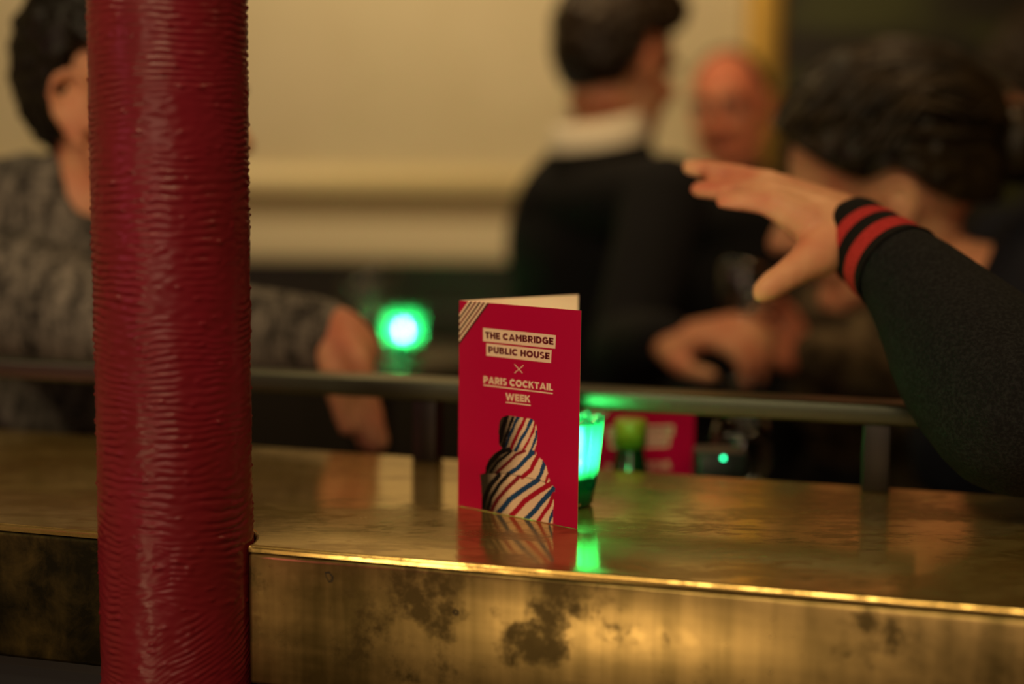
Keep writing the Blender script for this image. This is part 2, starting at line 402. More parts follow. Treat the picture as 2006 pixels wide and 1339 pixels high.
# letters: strokes and arcs on a unit cap height
ST = .285
def seg_(a, b, w=ST):
    a, b = Vector(a), Vector(b); d = (b-a).normalized(); n = Vector((-d.y, d.x))*w/2
    return [a+n, b+n, b-n, a-n]
def arc_(cx, cy, rx, ry, a0, a1, w=ST, n=18):
    out = []
    for i in range(n):
        t0, t1 = (math.radians(a0+(a1-a0)*j/n) for j in (i, i+1))
        o = lambda tt: Vector((cx+rx*math.cos(tt), cy+ry*math.sin(tt))); i_ = lambda tt: Vector((cx+(rx-w)*math.cos(tt), cy+(ry-w)*math.sin(tt)))
        out.append([o(t0), o(t1), i_(t1), i_(t0)])
    return out
def rc(x0, y0, x1, y1): return [Vector((x0, y0)), Vector((x1, y0)), Vector((x1, y1)), Vector((x0, y1))]
s_ = ST; h_ = s_*.88
def glyph(c):
    if c == 'T': return .74, [rc(0, 1-h_, .74, 1), rc(.37-s_/2, 0, .37+s_/2, 1)]
    if c == 'H': return .82, [rc(0, 0, s_, 1), rc(.82-s_, 0, .82, 1), rc(0, .5-h_/2, .82, .5+h_/2)]
    if c == 'E': return .68, [rc(0, 0, s_, 1), rc(0, 0, .68, h_), rc(0, 1-h_, .67, 1), rc(0, .5-h_/2, .62, .5+h_/2)]
    if c == 'L': return .64, [rc(0, 0, s_, 1), rc(0, 0, .64, h_)]
    if c == 'I': return s_, [rc(0, 0, s_, 1)]
    if c == 'A': return 1.0, [[Vector((0, 0)), Vector((.255, 0)), Vector((.61, 1)), Vector((.39, 1))], [Vector((1, 0)), Vector((.745, 0)), Vector((.39, 1)), Vector((.61, 1))], rc(.24, .17, .76, .17+h_*.9)]
    if c == 'M': return .98, [rc(0, 0, s_, 1), rc(.98-s_, 0, .98, 1), [Vector((0, 1)), Vector((.24, 1)), Vector((.57, .36)), Vector((.41, .3))], [Vector((.98, 1)), Vector((.74, 1)), Vector((.41, .36)), Vector((.57, .3))]]
    if c == 'W': return 1.36, [[Vector((0, 1)), Vector((.25, 1)), Vector((.50, 0)), Vector((.28, 0))], [Vector((.28, 0)), Vector((.50, 0)), Vector((.77, 1)), Vector((.59, 1))], [Vector((.59, 1)), Vector((.77, 1)), Vector((1.08, 0)), Vector((.86, 0))], [Vector((.86, 0)), Vector((1.08, 0)), Vector((1.36, 1)), Vector((1.11, 1))]]
    if c == 'K': return .86, [rc(0, 0, s_, 1), [Vector((s_*.8, .30)), Vector((s_*.8, .58)), Vector((.55, 1)), Vector((.83, 1))], [Vector((.34, .52)), Vector((.50, .68)), Vector((.86, 0)), Vector((.58, 0))]]
    if c == 'O': return 1.02, arc_(.51, .5, .51, .52, 0, 360, n=32)
    if c == 'C': return .90, arc_(.50, .5, .50, .52, 42, 318, n=28)
    if c == 'G': return .96, arc_(.50, .5, .50, .52, 45, 330, n=28) + [rc(.52, .38, .94, .38+h_*.9), rc(.94-s_*.95, .13, .94, .5)]
    if c == 'D': return .88, [rc(0, 0, s_, 1), rc(0, 0, .42, h_), rc(0, 1-h_, .42, 1)] + arc_(.40, .5, .48, .5, -90, 90, n=20)
    if c == 'U': return .82, [rc(0, .38, s_, 1), rc(.82-s_, .38, .82, 1)] + arc_(.41, .39, .41, .41, 180, 360, n=20)
    if c in 'PR':
        g = [rc(0, 0, s_, 1), rc(0, 1-h_, .42, 1), rc(0, .30, .42, .30+h_)] + arc_(.40, .65, .36, .35, -90, 90, h_, n=18)
        if c == 'R': g.append([Vector((.30, .36)), Vector((.52, .38)), Vector((.80, 0)), Vector((.52, 0))])
        return (.80 if c == 'R' else .76), g
    if c == 'B': return .80, [rc(0, 0, s_, 1), rc(0, 1-h_*.9, .44, 1), rc(0, 0, .46, h_*.9), rc(0, .44, .46, .44+h_*.8)] + arc_(.42, .755, .32, .245, -90, 90, h_*.9, n=16) + arc_(.44, .28, .36, .28, -90, 90, h_*.9, n=16)
    if c == 'S': return .74, arc_(.37, .72, .35, .29, 38, 262, h_*.95, n=20) + arc_(.37, .29, .37, .30, -142, 85, h_*.95, n=20)
    return .34, []
def word(txt, tl, bl, tr, br):
    """quads of the text mapped on the card between its four corners"""
    x = 0; items = []
    for c in txt:
        wd, g = glyph(c); items += [(x, q) for q in g]; x += wd + (.075 if c != ' ' else 0)
    tot = x-.075; out = []
    for x0, q in items:
        out.append([(bl + (br-bl)*((p.x+x0)/tot)) + ((tl + (tr-tl)*((p.x+x0)/tot)) - (bl + (br-bl)*((p.x+x0)/tot)))*p.y for p in q])
    return out
prints = []                                      # (points uv, level, material)
def pr(quads, lv, mi): prints.extend([(q, lv, mi) for q in quads])
pr([[q7(262, 343), q7(1058, 425), q7(1052, 572), q7(262, 490)], [q7(298, 512), q7(1012, 588), q7(1005, 730), q7(298, 648)]], 1, 1)
pr(word('THE CAMBRIDGE', q7(285, 384), q7(288, 458), q7(1033, 454), q7(1033, 531)), 2, 2)
pr(word('PUBLIC HOUSE', q7(320, 544), q7(320, 614), q7(992, 617), q7(990, 690)), 2, 2)
pr(word('PARIS COCKTAIL', q7(266, 868), q7(266, 946), q7(1027, 956), q7(1025, 1032)), 1, 1)
pr(word('WEEK', q7(507, 1054), q7(510, 1136), q7(780, 1084), q7(780, 1161)), 1, 1)
pr([[q7(266, 962), q7(1025, 1055), q7(1025, 1069), q7(266, 976)], [q7(511, 1150), q7(782, 1184), q7(782, 1197), q7(511, 1163)]], 1, 1)
pr([seg_(q7(606, 742), q7(692, 838), .0006), seg_(q7(704, 754), q7(606, 838), .0006)], 1, 1)
tops = [0.0093, .0125, .0158, .0190, .0225, .0262]
for k in range(5):                                # corner ribbon: cream lines with dark gaps
    a = .0082 + k*.0038
    def dq(a0, a1): return [Vector((a0, MH-.0001)), Vector((a1, MH-.0001)), Vector((.0001, MH-a1*1.16)), Vector((.0001, MH-a0*1.16))]
    pr([dq(a, a+.0019)], 1, 1)
    pr([dq(a+.0019, a+.0038)], 1, 3 if k % 2 == 0 else 4)
def silhouette():
    S = [(300,430),(296,330),(306,230),(330,190),(400,166),(480,160),(560,178),(630,205),(663,238),(680,285),(687,380),(678,460),(668,520),(680,560),(705,592),(745,628),(778,685),(793,750),(803,800),(825,858),(870,905),(856,980),(848,1100),(845,1262),(700,1238),(500,1200),(300,1165),(200,1148),(122,1135),(125,980),(118,850),(108,768),(160,752),(168,690),(198,615),(250,556),(315,515),(330,500),(300,462)]
    return np.array(S, float)
STR = [  # (colour, half width, polyline) in the artwork's own units
 ('b',15,[(345,520),(400,390),(460,250),(505,165)]),('r',17,[(415,520),(470,390),(530,270),(570,185)]),('b',16,[(468,520),(530,400),(590,300),(628,210)]),
 ('r',12,[(540,530),(590,440),(640,340),(664,245)]),('b',12,[(608,550),(650,460),(672,390),(682,330)]),('r',9,[(660,560),(675,480)]),
 ('k',22,[(310,430),(330,320),(380,175)]),('k',14,[(340,470),(390,330),(440,190)]),
 ('k',22,[(160,740),(215,640),(300,550),(400,512)]),('k',14,[(215,735),(290,640),(420,530)]),('d',16,[(275,752),(370,660),(480,560),(560,530)]),('b',22,[(395,757),(480,705),(560,625),(640,548)]),
 ('r',22,[(535,790),(625,715),(690,580)]),('b',20,[(680,822),(728,750),(757,635)]),('r',14,[(772,845),(800,770)]),
 ('k',24,[(130,1120),(170,960),(230,850),(300,770)]),('k',20,[(180,1150),(220,1000),(290,880),(395,765)]),('d',20,[(215,1150),(285,1010),(390,900),(500,785)]),
 ('b',26,[(285,1165),(400,1025),(540,922),(690,820)]),('r',27,[(415,1190),(560,1035),(700,935),(832,850)]),('b',25,[(565,1225),(680,1105),(780,985),(868,893)]),
 ('r',20,[(690,1240),(795,1095),(856,960)]),('b',14,[(803,1260),(846,1130)])]
def artwork(X, Y):
    """colour of the striped bust at artwork coordinates (numpy)"""
    S = silhouette(); ins = np.zeros(X.shape, bool); n = len(S); dmin = np.full(X.shape, 1e9)
    for i in range(n):
        (x0, y0), (x1, y1) = S[i], S[(i+1) % n]
        c = ((y0 > Y) != (y1 > Y)) & (X < (x1-x0)*(Y-y0)/(y1-y0+1e-9)+x0); ins ^= c
    def dl(x0, y0, x1, y1):
        vx, vy = x1-x0, y1-y0; tt = np.clip(((X-x0)*vx+(Y-y0)*vy)/(vx*vx+vy*vy), 0, 1)
        return np.hypot(X-x0-tt*vx, Y-y0-tt*vy)
    col = np.empty(X.shape+(3,)); col[:] = (.95, .72, .48)
    pal = {'b': (.016, .075, .20), 'r': (.47, .008, .035), 'k': (.016, .017, .024), 'd': (.30, .02, .035)}
    wob = 3*np.sin(Y*.06+X*.03)+2*np.sin(Y*.17)
    for c, hw, pl in STR:
        d = np.min([dl(*pl[i], *pl[i+1]) for i in range(len(pl)-1)], axis=0)
        k = np.clip((hw+wob*.8-d)/3+.5, 0, 1)[..., None]; col = col*(1-k)+np.array(pal[c])*k
    sm = [(108,768),(250,742),(450,770),(600,800),(770,842)]
    d = np.min([dl(*sm[i], *sm[i+1]) for i in range(4)], axis=0); k = np.clip((5-d)/3, 0, 1)[..., None]*.8; col = col*(1-k)+np.array((.04, .015, .015))*k
    # the printed picture's own dark left flank
    lf = np.where(Y < 500, 300+ (500-Y)*.05, np.where(Y < 760, 160+(760-Y)*.45, 115+(Y-760)*.02))
    g = np.clip(1.25-(X-lf)/ (190+ (Y > 500)*60), 0, 1)**.9; col = col*(1-.965*g[..., None])
    red = np.array((.52, .0012, .055))
    return np.where(ins[..., None], col, red)

def menu_card(label, loc, rz, opening, group):
    t = thing('menu_card', label, 'menu', (0, 0, 0), group)
    th = .00035
    # local: spine at origin, front panel along +x facing -y
    bm = bmesh.new()
    box(bm, (0, -th, 0), (MW, 0, MH), mi=0)
    for f in bm.faces: f.material_index = 5 if f.normal.y > .5 or abs(f.normal.y) < .5 else 0
    for q, lv, mi in prints:
        f = bm.faces.new([bm.verts.new((p.x, -th-.00008*lv, p.y)) for p in q]); f.material_index = mi
    # artwork grid
    c0, c1 = q8(95, 150), q8(885, 1275); NX, NZ = 150, 210
    us = np.linspace(c0.x, c1.x, NX); vs = np.linspace(.0004, c0.y+.0015, NZ)
    UU, VV = np.meshgrid(us, vs)
    px = np.zeros(UU.shape); py = np.zeros(UU.shape)
    for i in range(NZ):
        for j in range(NX):
            q = SP + MU*float(UU[i, j]) + Vector((0, 0, float(VV[i, j]))) - Vector((0, 0, EYE)); zz = q.dot(_F)
            px[i, j] = (CX+FPX*q.dot(_R)/zz-920)*5.148; py[i, j] = (CY+FPX*q.dot(_D)/zz-780)*5.148
    COL = artwork(px, py)
    base = len(bm.verts)
    G = [[bm.verts.new((float(UU[i, j]), -th-.00005, float(VV[i, j]))) for j in range(NX)] for i in range(NZ)]
    for i in range(NZ-1):
        for j in range(NX-1):
            f = bm.faces.new((G[i][j], G[i][j+1], G[i+1][j+1], G[i+1][j])); f.material_index = 6
    for f in bm.faces:
        if len(f.verts) and f.material_index in (1, 2, 3, 4, 6) and f.normal.y > 0: f.normal_flip()
    me = bpy.data.meshes.new('front_panel'); bm.to_mesh(me); bm.free()
    ca = me.color_attributes.new('print', 'FLOAT_COLOR', 'POINT')
    buf = np.ones((len(me.vertices), 4)); buf[:, :3] = (.52, .0012, .055); buf[base:base+NX*NZ, :3] = COL.reshape(-1, 3)
    ca.data.foreach_set('color', buf.ravel())
    fr = link('front_panel', me, [m_red, m_cream, m_ink, m_brn, m_brn2, m_paper, m_fig], t, False); fr['label'] = 'crimson cover with lettering and striped bust'
    bm = bmesh.new(); box(bm, (0, 0, 0), (MW, th, MH))
    for f in bm.faces: f.material_index = 1 if f.normal.y > .5 else 0
    bm.verts.ensure_lookup_table()
    me = bpy.data.meshes.new('back_panel'); bm.to_mesh(me); bm.free()
    bk = link('back_panel', me, [m_paper, m_red], t, False); bk.rotation_euler = (0, 0, opening); bk['label'] = 'pale inside of the back panel'
    t.location = loc; t.rotation_euler = (0, 0, rz)
    return t
menu = menu_card('crimson folded menu standing open at the front of the brass counter', SP, -MA, MA+MB, 'folded crimson menus')
# the second copy, behind the rail
def copy_thing(root, label, loc, rz):
    r = root.copy(); C.objects.link(r); r.location = loc; r.rotation_euler = (0, 0, rz); r['label'] = label
    for ch in list(root.children):
        c = ch.copy(); C.objects.link(c); c.parent = r
        for g in ch.children:
            d = g.copy(); C.objects.link(d); d.parent = c
    return r
m2 = P(1143, 860, 1.275); m2e = P(1363, 860, 1.30)
copy_thing(menu, 'blurred crimson menu half hidden under the rail behind the bottle', (m2.x, m2.y, ZS+.0003), math.atan2(m2e.y-m2.y, m2e.x-m2.x))
# ------------------------------------------------------------------ green votive candles
m_gglass = bpy.data.materials.new('green_pressed_glass'); m_gglass.use_nodes = True
nt = m_gglass.node_tree; nt.nodes.clear(); nn = nt.nodes.new
o_ = nn('ShaderNodeOutputMaterial'); tr = nn('ShaderNodeBsdfTranslucent'); tp = nn('ShaderNodeBsdfTransparent'); gl = nn('ShaderNodeBsdfGlossy')
tr.inputs[0].default_value = (.05, .62, .30, 1); tp.inputs[0].default_value = (.22, .88, .52, 1); gl.inputs['Roughness'].default_value = .06
mx = nn('ShaderNodeMixShader'); mx.inputs[0].default_value = .62; mx2 = nn('ShaderNodeMixShader'); fr_ = nn('ShaderNodeFresnel'); fr_.inputs[0].default_value = 1.5
nt.links.new(tr.outputs[0], mx.inputs[1]); nt.links.new(tp.outputs[0], mx.inputs[2]); nt.links.new(fr_.outputs[0], mx2.inputs[0])
nt.links.new(mx.outputs[0], mx2.inputs[1]); nt.links.new(gl.outputs[0], mx2.inputs[2]); nt.links.new(mx2.outputs[0], o_.inputs[0])
m_gbase = mat('thick_green_glass_base', (.0, .10, .035), .12, spec=.6)
m_wax = mat('candle_wax', (.85, .9, .75), .5, Subsurface_Weight=.3)
m_flame = mat('candle_flame', (1, .9, .6), .5, Emission_Color=(1, .86, .55, 1), Emission_Strength=650)
def votive(label, group, loc, rt, rb, h, power):
    t = thing('votive_candle', label, 'candle', loc, group); L = Vector(loc)
    zb = h*.34
    rad = lambda z: rb + (rt-rb)*(z/h)
    flute = lambda a, z: 1 + .055*abs(math.cos(a*6.5+.4))*min(1, max(0, (z-.004)/.02)) - .02
    bm = bmesh.new()
    prof = [(rad(zb), zb)] + [(rad(z), z) for z in np.linspace(zb+.002, h, 10)]
    R = []
    for r, z in prof:
        R.append([L + Vector((r*flute(a, z)*math.cos(a), r*flute(a, z)*math.sin(a), z + (.0035*(abs(math.cos(a*6.5+.4))-.5) if z > h-.0001 else 0))) for a in [2*math.pi*j/104 for j in range(104)]])
    for r, z in prof[::-1]:
        R.append([L + Vector(((r-.0028)*flute(a, z)*math.cos(a), (r-.0028)*flute(a, z)*math.sin(a), z + (.0035*(abs(math.cos(a*6.5+.4))-.5) if z > h-.0001 else 0))) for a in [2*math.pi*j/104 for j in range(104)]])
    rings(bm, R, False); from_bm('glass_cup', bm, m_gglass, t)
    bm = bmesh.new(); lathe(bm, [(0, .0003), (rb-.002, .0003), (rb, .003), (rad(zb), zb), (rad(zb)-.003, zb+.0008), (0, zb+.0008)], L, 104, flute); from_bm('thick_base', bm, m_gbase, t)
    bm = bmesh.new(); lathe(bm, [(0, zb+.001), (rb*.78, zb+.001), (rb*.78, zb+.008), (rb*.7, zb+.0095), (0, zb+.009)], L, 32); wx = from_bm('candle_wax', bm, m_wax, t)
    bm = bmesh.new(); lathe(bm, [(0, zb+.010), (.003, zb+.013), (.0042, zb+.018), (.0026, zb+.025), (0, zb+.034)], L, 16)
    fl = from_bm('flame', bm, m_flame, wx); fl.matrix_parent_inverse = Matrix()
    l = bpy.data.lights.new('candle_light', 'POINT'); l.energy = power; l.color = (1, .85, .55); l.shadow_soft_size = .006
    o = bpy.data.objects.new('candle_light', l); C.objects.link(o); o.location = L + Vector((0, 0, zb+.024))
    return t
votive('lit candle in a fluted green glass behind the open crimson menu', 'green glass votive candles', (.040, 1.012, HC), .0265, .0205, .064, .55)

# ------------------------------------------------------------------ small bottle, drinking glass and added glint box on the back shelf
m_bot = mat('dark_green_bottle_glass', (.012, .05, .012), .08, spec=.7)
m_cap = mat('yellow_green_cap', (.30, .36, .03), .35)
bp = P(1235, 870, 1.235); bz = P(1235, 820, 1.235).z
bt = thing('bottle', 'small dark green bottle with a yellow green cap under the rail', 'bottle', (bp.x, bp.y, ZS)); bL = Vector((bp.x, bp.y, ZS)); bh = bz-ZS
bm = bmesh.new(); lathe(bm, [(0, .0003), (.022, .0003), (.0245, .003), (.0245, bh*.45), (.022, bh*.55), (.0145, bh*.72), (.0125, bh*.80), (.0115, bh*.86), (0, bh*.86)], bL, 40); from_bm('glass_body', bm, m_bot, bt)
bm = bmesh.new(); lathe(bm, [(.0116, bh*.84), (.0138, bh*.84), (.0138, bh-.002), (.0125, bh), (0, bh)], bL, 40, lambda a, z: 1+.02*math.cos(a*20)); from_bm('cap', bm, m_cap, bt)
m_clear = mat('clear_glass', (.9, .93, .9), .02, spec=.5, Transmission_Weight=1.0, IOR=1.45)
def wine_glass(label, loc, r, hb, hs, group, wine=None):
    L = Vector(loc); t = thing('wine_glass', label, 'glass', loc, group)
    bm = bmesh.new()
    po = [(0, .0003), (r*.8, .0003), (r*.8, .0015), (.006, .005), (.0035, .012), (.0035, hs-.006), (.008, hs), (r*.7, hs+hb*.2), (r, hs+hb*.5), (r*.93, hs+hb*.8), (r*.8, hs+hb)]
    pi_ = [(r*.8-.0012, hs+hb), (r*.93-.0012, hs+hb*.8), (r-.0012, hs+hb*.5), (r*.7-.001, hs+hb*.2+.001), (.006, hs+.003), (0, hs+.002)]
    lathe(bm, po+pi_, L, 40); from_bm('glass_bowl', bm, m_clear, t)
    if wine:
        bm = bmesh.new(); lathe(bm, [(0, hs+.0035), (.006, hs+.0045), (r*.7-.003, hs+hb*.22+.002), (r-.003, hs+hb*.5), (0, hs+hb*.5)], L, 40); from_bm('drink', bm, wine, t)
    return t
m_wine = mat('red_wine', (.05, .002, .006), .1)
gp = P(1452, 870, 1.29)
wine_glass('stemmed glass in the gloom behind the counter right of the blurred menu', (gp.x, gp.y, ZS), .030, .075, EYE-.222-ZS-.075, 'stemmed glasses')
lp = P(1417, 897, 1.19)
bx = thing('glint_box', 'added black device whose glowing bead stands in for a green glint', 'device', (lp.x, lp.y+.03, ZS))
bm = bmesh.new(); box(bm, (lp.x-.022, lp.y+.001, ZS+.0004), (lp.x+.022, lp.y+.035, lp.z+.005), bevel=.004); from_bm('casing', bm, mat('black_plastic', (.01, .01, .011), .4), bx)
bm = bmesh.new(); ball(bm, lp, .0016); from_bm('glint_bead', bm, mat('green_glint_glow', (.0, .8, .3), .3, Emission_Color=(.03, 1, .40, 1), Emission_Strength=6), bx)['label'] = 'glowing bead for a green glint'  # glowing bead imitates a candle reflection on glass; its box is added

# ------------------------------------------------------------------ tall table beyond, with its own candle and glasses
tp_ = P(790, 700, 2.50); ZT = tp_.z
tb = thing('bar_table', 'dark round bar table beyond the rail carrying a green candle', 'table', (tp_.x-.06, tp_.y+.06, 0)); T0 = Vector((tp_.x-.06, tp_.y+.06, 0))
m_tb = mat('dark_varnished_wood', (.015, .010, .007), .25)
bm = bmesh.new(); lathe(bm, [(0, ZT-.03), (.19, ZT-.03), (.20, ZT-.024), (.20, ZT-.005), (.195, ZT-.0002), (0, ZT-.0002)], T0, 64); from_bm('table_top', bm, m_tb, tb)
bm = bmesh.new(); lathe(bm, [(.035, .02), (.028, .2), (.028, ZT-.06), (.06, ZT-.031)], T0, 24); from_bm('pedestal', bm, m_tb, tb)
bm = bmesh.new(); lathe(bm, [(0, 0), (.22, 0), (.22, .012), (.05, .03), (0, .03)], T0, 48); from_bm('base', bm, m_tb, tb)
votive('bright green candle glass glowing on the dark table beyond the rail', 'green glass votive candles', (tp_.x, tp_.y, ZT), .034, .027, .085, .9)
wine_glass('small clear stemmed glass left of the glowing candle on the dark table', (P(690, 690, 2.42).x, tp_.y+.02, ZT), .034, .075, .055, 'stemmed glasses')
wine_glass('clear stemmed glass behind the glowing candle on the dark table', (P(735, 690, 2.6).x, tp_.y+.11, ZT), .036, .08, .07, 'stemmed glasses')
# ------------------------------------------------------------------ people
SK_A = m_skin('warm_skin', (.62, .32, .17)); SK_B = m_skin('ruddy_skin', (.62, .25, .14), (.6, .13, .08)); SK_H = m_skin('lit_hand_skin', (.70, .37, .20))
HA_B = m_hair('black_hair', (.005, .004, .003), (.012, .009, .006), (1, 1, 1)); HA_D = m_hair('dark_brown_hair', (.010, .006, .003), (.026, .015, .007), (1, 1, 1))
HA_W = m_hair('dark_hair_pulled_back', (.008, .005, .0025), (.040, .025, .010), (.12, 1, 1))
CL_SUIT = m_fabric('black_suit_cloth', (.0045, .0047, .006), (.009, .0095, .012), 250)
CL_NAVY = m_fabric('navy_cloth', (.004, .005, .010), (.009, .011, .02), 250)
CL_KNIT = m_fabric('marled_grey_knit', (.010, .0095, .009), (.26, .235, .20), 160, streak=(5.5, 2.2, 1.0))
CL_CHAR = m_fabric('charcoal_fleece', (.0045, .005, .0055), (.013, .0145, .015), 420)
CL_BROWN = m_fabric('mottled_brown_knit', (.03, .021, .012), (.16, .12, .07), 30)
CL_SHIRT = mat('white_shirt', (.72, .68, .56), .8); CL_SHOE = mat('black_shoe_leather', (.008, .008, .008), .4)
CL_TROU = m_fabric('dark_trousers', (.006, .006, .008), (.012, .012, .015), 250)
M_LIP = mat('lip', (.22, .05, .04), .45); M_EYE = mat('eyeball', (.7, .66, .6), .2); M_IRIS = mat('iris', (.03, .015, .008), .2); M_BROW = mat('brow_hair', (.05, .025, .014), .8)

def head_mat(ear_mid, fwd, tilt=0., roll=0.):
    f = Vector(fwd).normalized(); z = Vector((0, 0, 1)); x = f.cross(z).normalized(); z = x.cross(f).normalized()
    M = Matrix(((x.x, f.x, z.x, 0), (x.y, f.y, z.y, 0), (x.z, f.z, z.z, 0), (0, 0, 0, 1)))
    return Matrix.Translation(ear_mid) @ M @ Matrix.Rotation(-tilt, 4, 'X') @ Matrix.Rotation(roll, 4, 'Y')
def add_head(bm, H, s=1., ear=1.):
    S = H @ Matrix.Scale(s, 4)
    ball(bm, (0, -.004, .042), (.075, .098, .088), S); ball(bm, (0, .038, -.015), (.060, .054, .082), S)
    ball(bm, (0, .062, -.082), (.028, .026, .020), S)
    ch = lambda pts: chain(bm, [(S @ Vector(p), r*s) for p, r in pts], 2, 12)
    for sx in (-1, 1):
        ch([((.056*sx, .008, -.035), .018), ((.048*sx, .030, -.066), .018), ((.016*sx, .064, -.088), .014)])
        ball(bm, (.038*sx, .068, -.014), (.022, .020, .020), S)
        # ear: bowl, helix rim, lobe
        E_ = lambda x, y, z: ((.074 + (x-.074)*ear)*sx, -.006+(y+.006)*ear, .004+(z-.004)*ear)
        ball(bm, (.077*sx, -.008, .004), (.007, .017*ear, .026*ear), S)
        ch([(E_(.076, .006, .010), .004), (E_(.084, .004, .030), .0042), (E_(.089, -.012, .037), .0044), (E_(.091, -.025, .026), .0044), (E_(.089, -.026, .006), .0042), (E_(.083, -.016, -.014), .0042), (E_(.079, -.003, -.026), .0055)])
        ch([(E_(.078, .008, -.002), .0035), (E_(.079, .009, -.012), .004)])
    ch([((0, .094, .022), .008), ((0, .106, .002), .0085), ((0, .116, -.018), .0115)]); ch([((-.013, .102, -.022), .008), ((.013, .102, -.022), .008)])
    ch([((-.036, .083, .030), .011), ((0, .088, .032), .011), ((.036, .083, .030), .011)])
def face_post(H, s=1.):
    I = (H @ Matrix.Scale(s, 4)).inverted(); F = H @ Matrix.Scale(s, 4)
    def post(co):
        q = I @ co
        if q.y > .03 and abs(q.x) < .075 and abs(q.z) < .14:
            for sx in (-1, 1):
                d2 = ((q.x-.031*sx)/.017)**2 + ((q.z-.010)/.011)**2
                q.y -= .017*math.exp(-d2)
            q.y -= .003*math.exp(-(q.x/.024)**2 - ((q.z+.054)/.004)**2)
            return F @ q
        return co
    return post
def face_bits(H, body, s=1., brow=True, bw=1.):
    S = H @ Matrix.Scale(s, 4)
    for sx in (-1, 1):
        bm = bmesh.new(); ball(bm, (.031*sx, .0655, .010), .0122, S, 3); e = from_bm('eye', bm, M_EYE, body); e.matrix_parent_inverse = Matrix()
        bm = bmesh.new(); ball(bm, (.031*sx, .0742, .010), (.0055, .0042, .0055), S, 2); i = from_bm('iris', bm, M_IRIS, e); i.matrix_parent_inverse = Matrix()
        if brow:
            bm = bmesh.new(); chain(bm, [(S @ Vector((.014*sx, .099, .027)), .005*s*bw), (S @ Vector((.032*sx, .096, .033)), .006*s*bw), (S @ Vector((.048*sx, .085, .028)), .0045*s*bw)], 3, 10)
            b = from_bm('eyebrow', bm, M_BROW, body); b.matrix_parent_inverse = Matrix()
    bm = bmesh.new()
    chain(bm, [(S @ Vector((-.024, .080, -.052)), .002*s), (S @ Vector((-.008, .0915, -.048)), .0042*s), (S @ Vector((.008, .0915, -.048)), .0042*s), (S @ Vector((.024, .080, -.052)), .002*s)], 3, 10)
    chain(bm, [(S @ Vector((-.022, .080, -.054)), .002*s), (S @ Vector((0, .0905, -.060)), .0055*s), (S @ Vector((.022, .080, -.054)), .002*s)], 3, 10)
    l = from_bm('lips', bm, M_LIP, body); l.matrix_parent_inverse = Matrix()
def hair_cap(H, body, m, line, thick, s=1., lumps=.004, seed=0., sub=6, name='hair', extra=None, stretch=(1, 1, 1)):
    """line(azimuth deg 0=front..180=back) -> lowest elevation in degrees with hair; thick(dir)->m"""
    S = H @ Matrix.Scale(s, 4); bm = bmesh.new(); g = bmesh.ops.create_icosphere(bm, subdivisions=sub, radius=1); c = Vector((0, -.004, .042))
    for v in g['verts']:
        d = v.co.normalized(); az = abs(math.degrees(math.atan2(d.x, d.y))); el = math.degrees(math.asin(max(-1, min(1, d.z))))
        k = min(1, max(0, (el-line(az))/9)); k = k*k*(3-2*k)
        r = 1/math.sqrt((d.x/.075)**2 + (d.y/.098)**2 + (d.z/.088)**2)
        n = noise.noise(Vector((d.x*7*stretch[0]+seed, d.y*7*stretch[1], d.z*7*stretch[2]))) + .5*noise.noise(Vector((d.x*17*stretch[0], d.y*17*stretch[1]+seed, d.z*17*stretch[2])))
        v.co = S @ (c + d*(r + k*(thick(d)+lumps*n) - (1-k)*.022))
    if extra: extra(bm, S)
    h = from_bm(name, bm, m, body); h.matrix_parent_inverse = Matrix(); return h
def interp(tab):
    xs, ys = zip(*tab); return lambda a: float(np.interp(a, xs, ys))
SHORT = interp([(0, 38), (35, 34), (55, 14), (72, 6), (84, 6), (92, 7), (98, 2), (105, -26), (114, -50), (180, -62)])

def limb(bm, pts, add=0.):
    chain(bm, [(Vector(p), r+add) for p, r in pts], 4, 16)
def rest_hand(bm, wrist, d, palm_n, s=1., curl=.5, mirror=1):
    """relaxed hand from the wrist along d; palm_n = palm facing"""
    d = d.normalized(); n = (palm_n - d*palm_n.dot(d)).normalized(); sd = d.cross(n)*mirror
    L = lambda a, b, c: wrist + (d*a + sd*b + n*c)*s
    for k in range(4):                              # palm
        b = -.030+.020*k
        chain(bm, [(L(.0, b*.6, 0), .014*s), (L(.045, b*.9, 0), .0135*s), (L(.085, b, -.003), .0115*s)], 2, 12)
    for k, (b, ln) in enumerate(((-.031, .062), (-.0105, .076), (.0105, .082), (.031, .074))):
        a, c = .085, -.003; th = curl*(.5+.1*k); pts = [(L(a, b, c), .0098*s)]
        for q, seg in enumerate((.42, .32, .26)):
            a += math.cos(th)*ln*seg; c += math.sin(th)*ln*seg; th += curl*.75; pts.append((L(a, b*(1+.05*q), c), (.0092-.0008*q)*s))
        chain(bm, pts, 2, 10)
    chain(bm, [(L(.015, .026, .004), .014*s), (L(.045, .050, .014), .0125*s), (L(.070, .060, .022), .0105*s), (L(.093, .062, .030), .0088*s)], 3, 12)

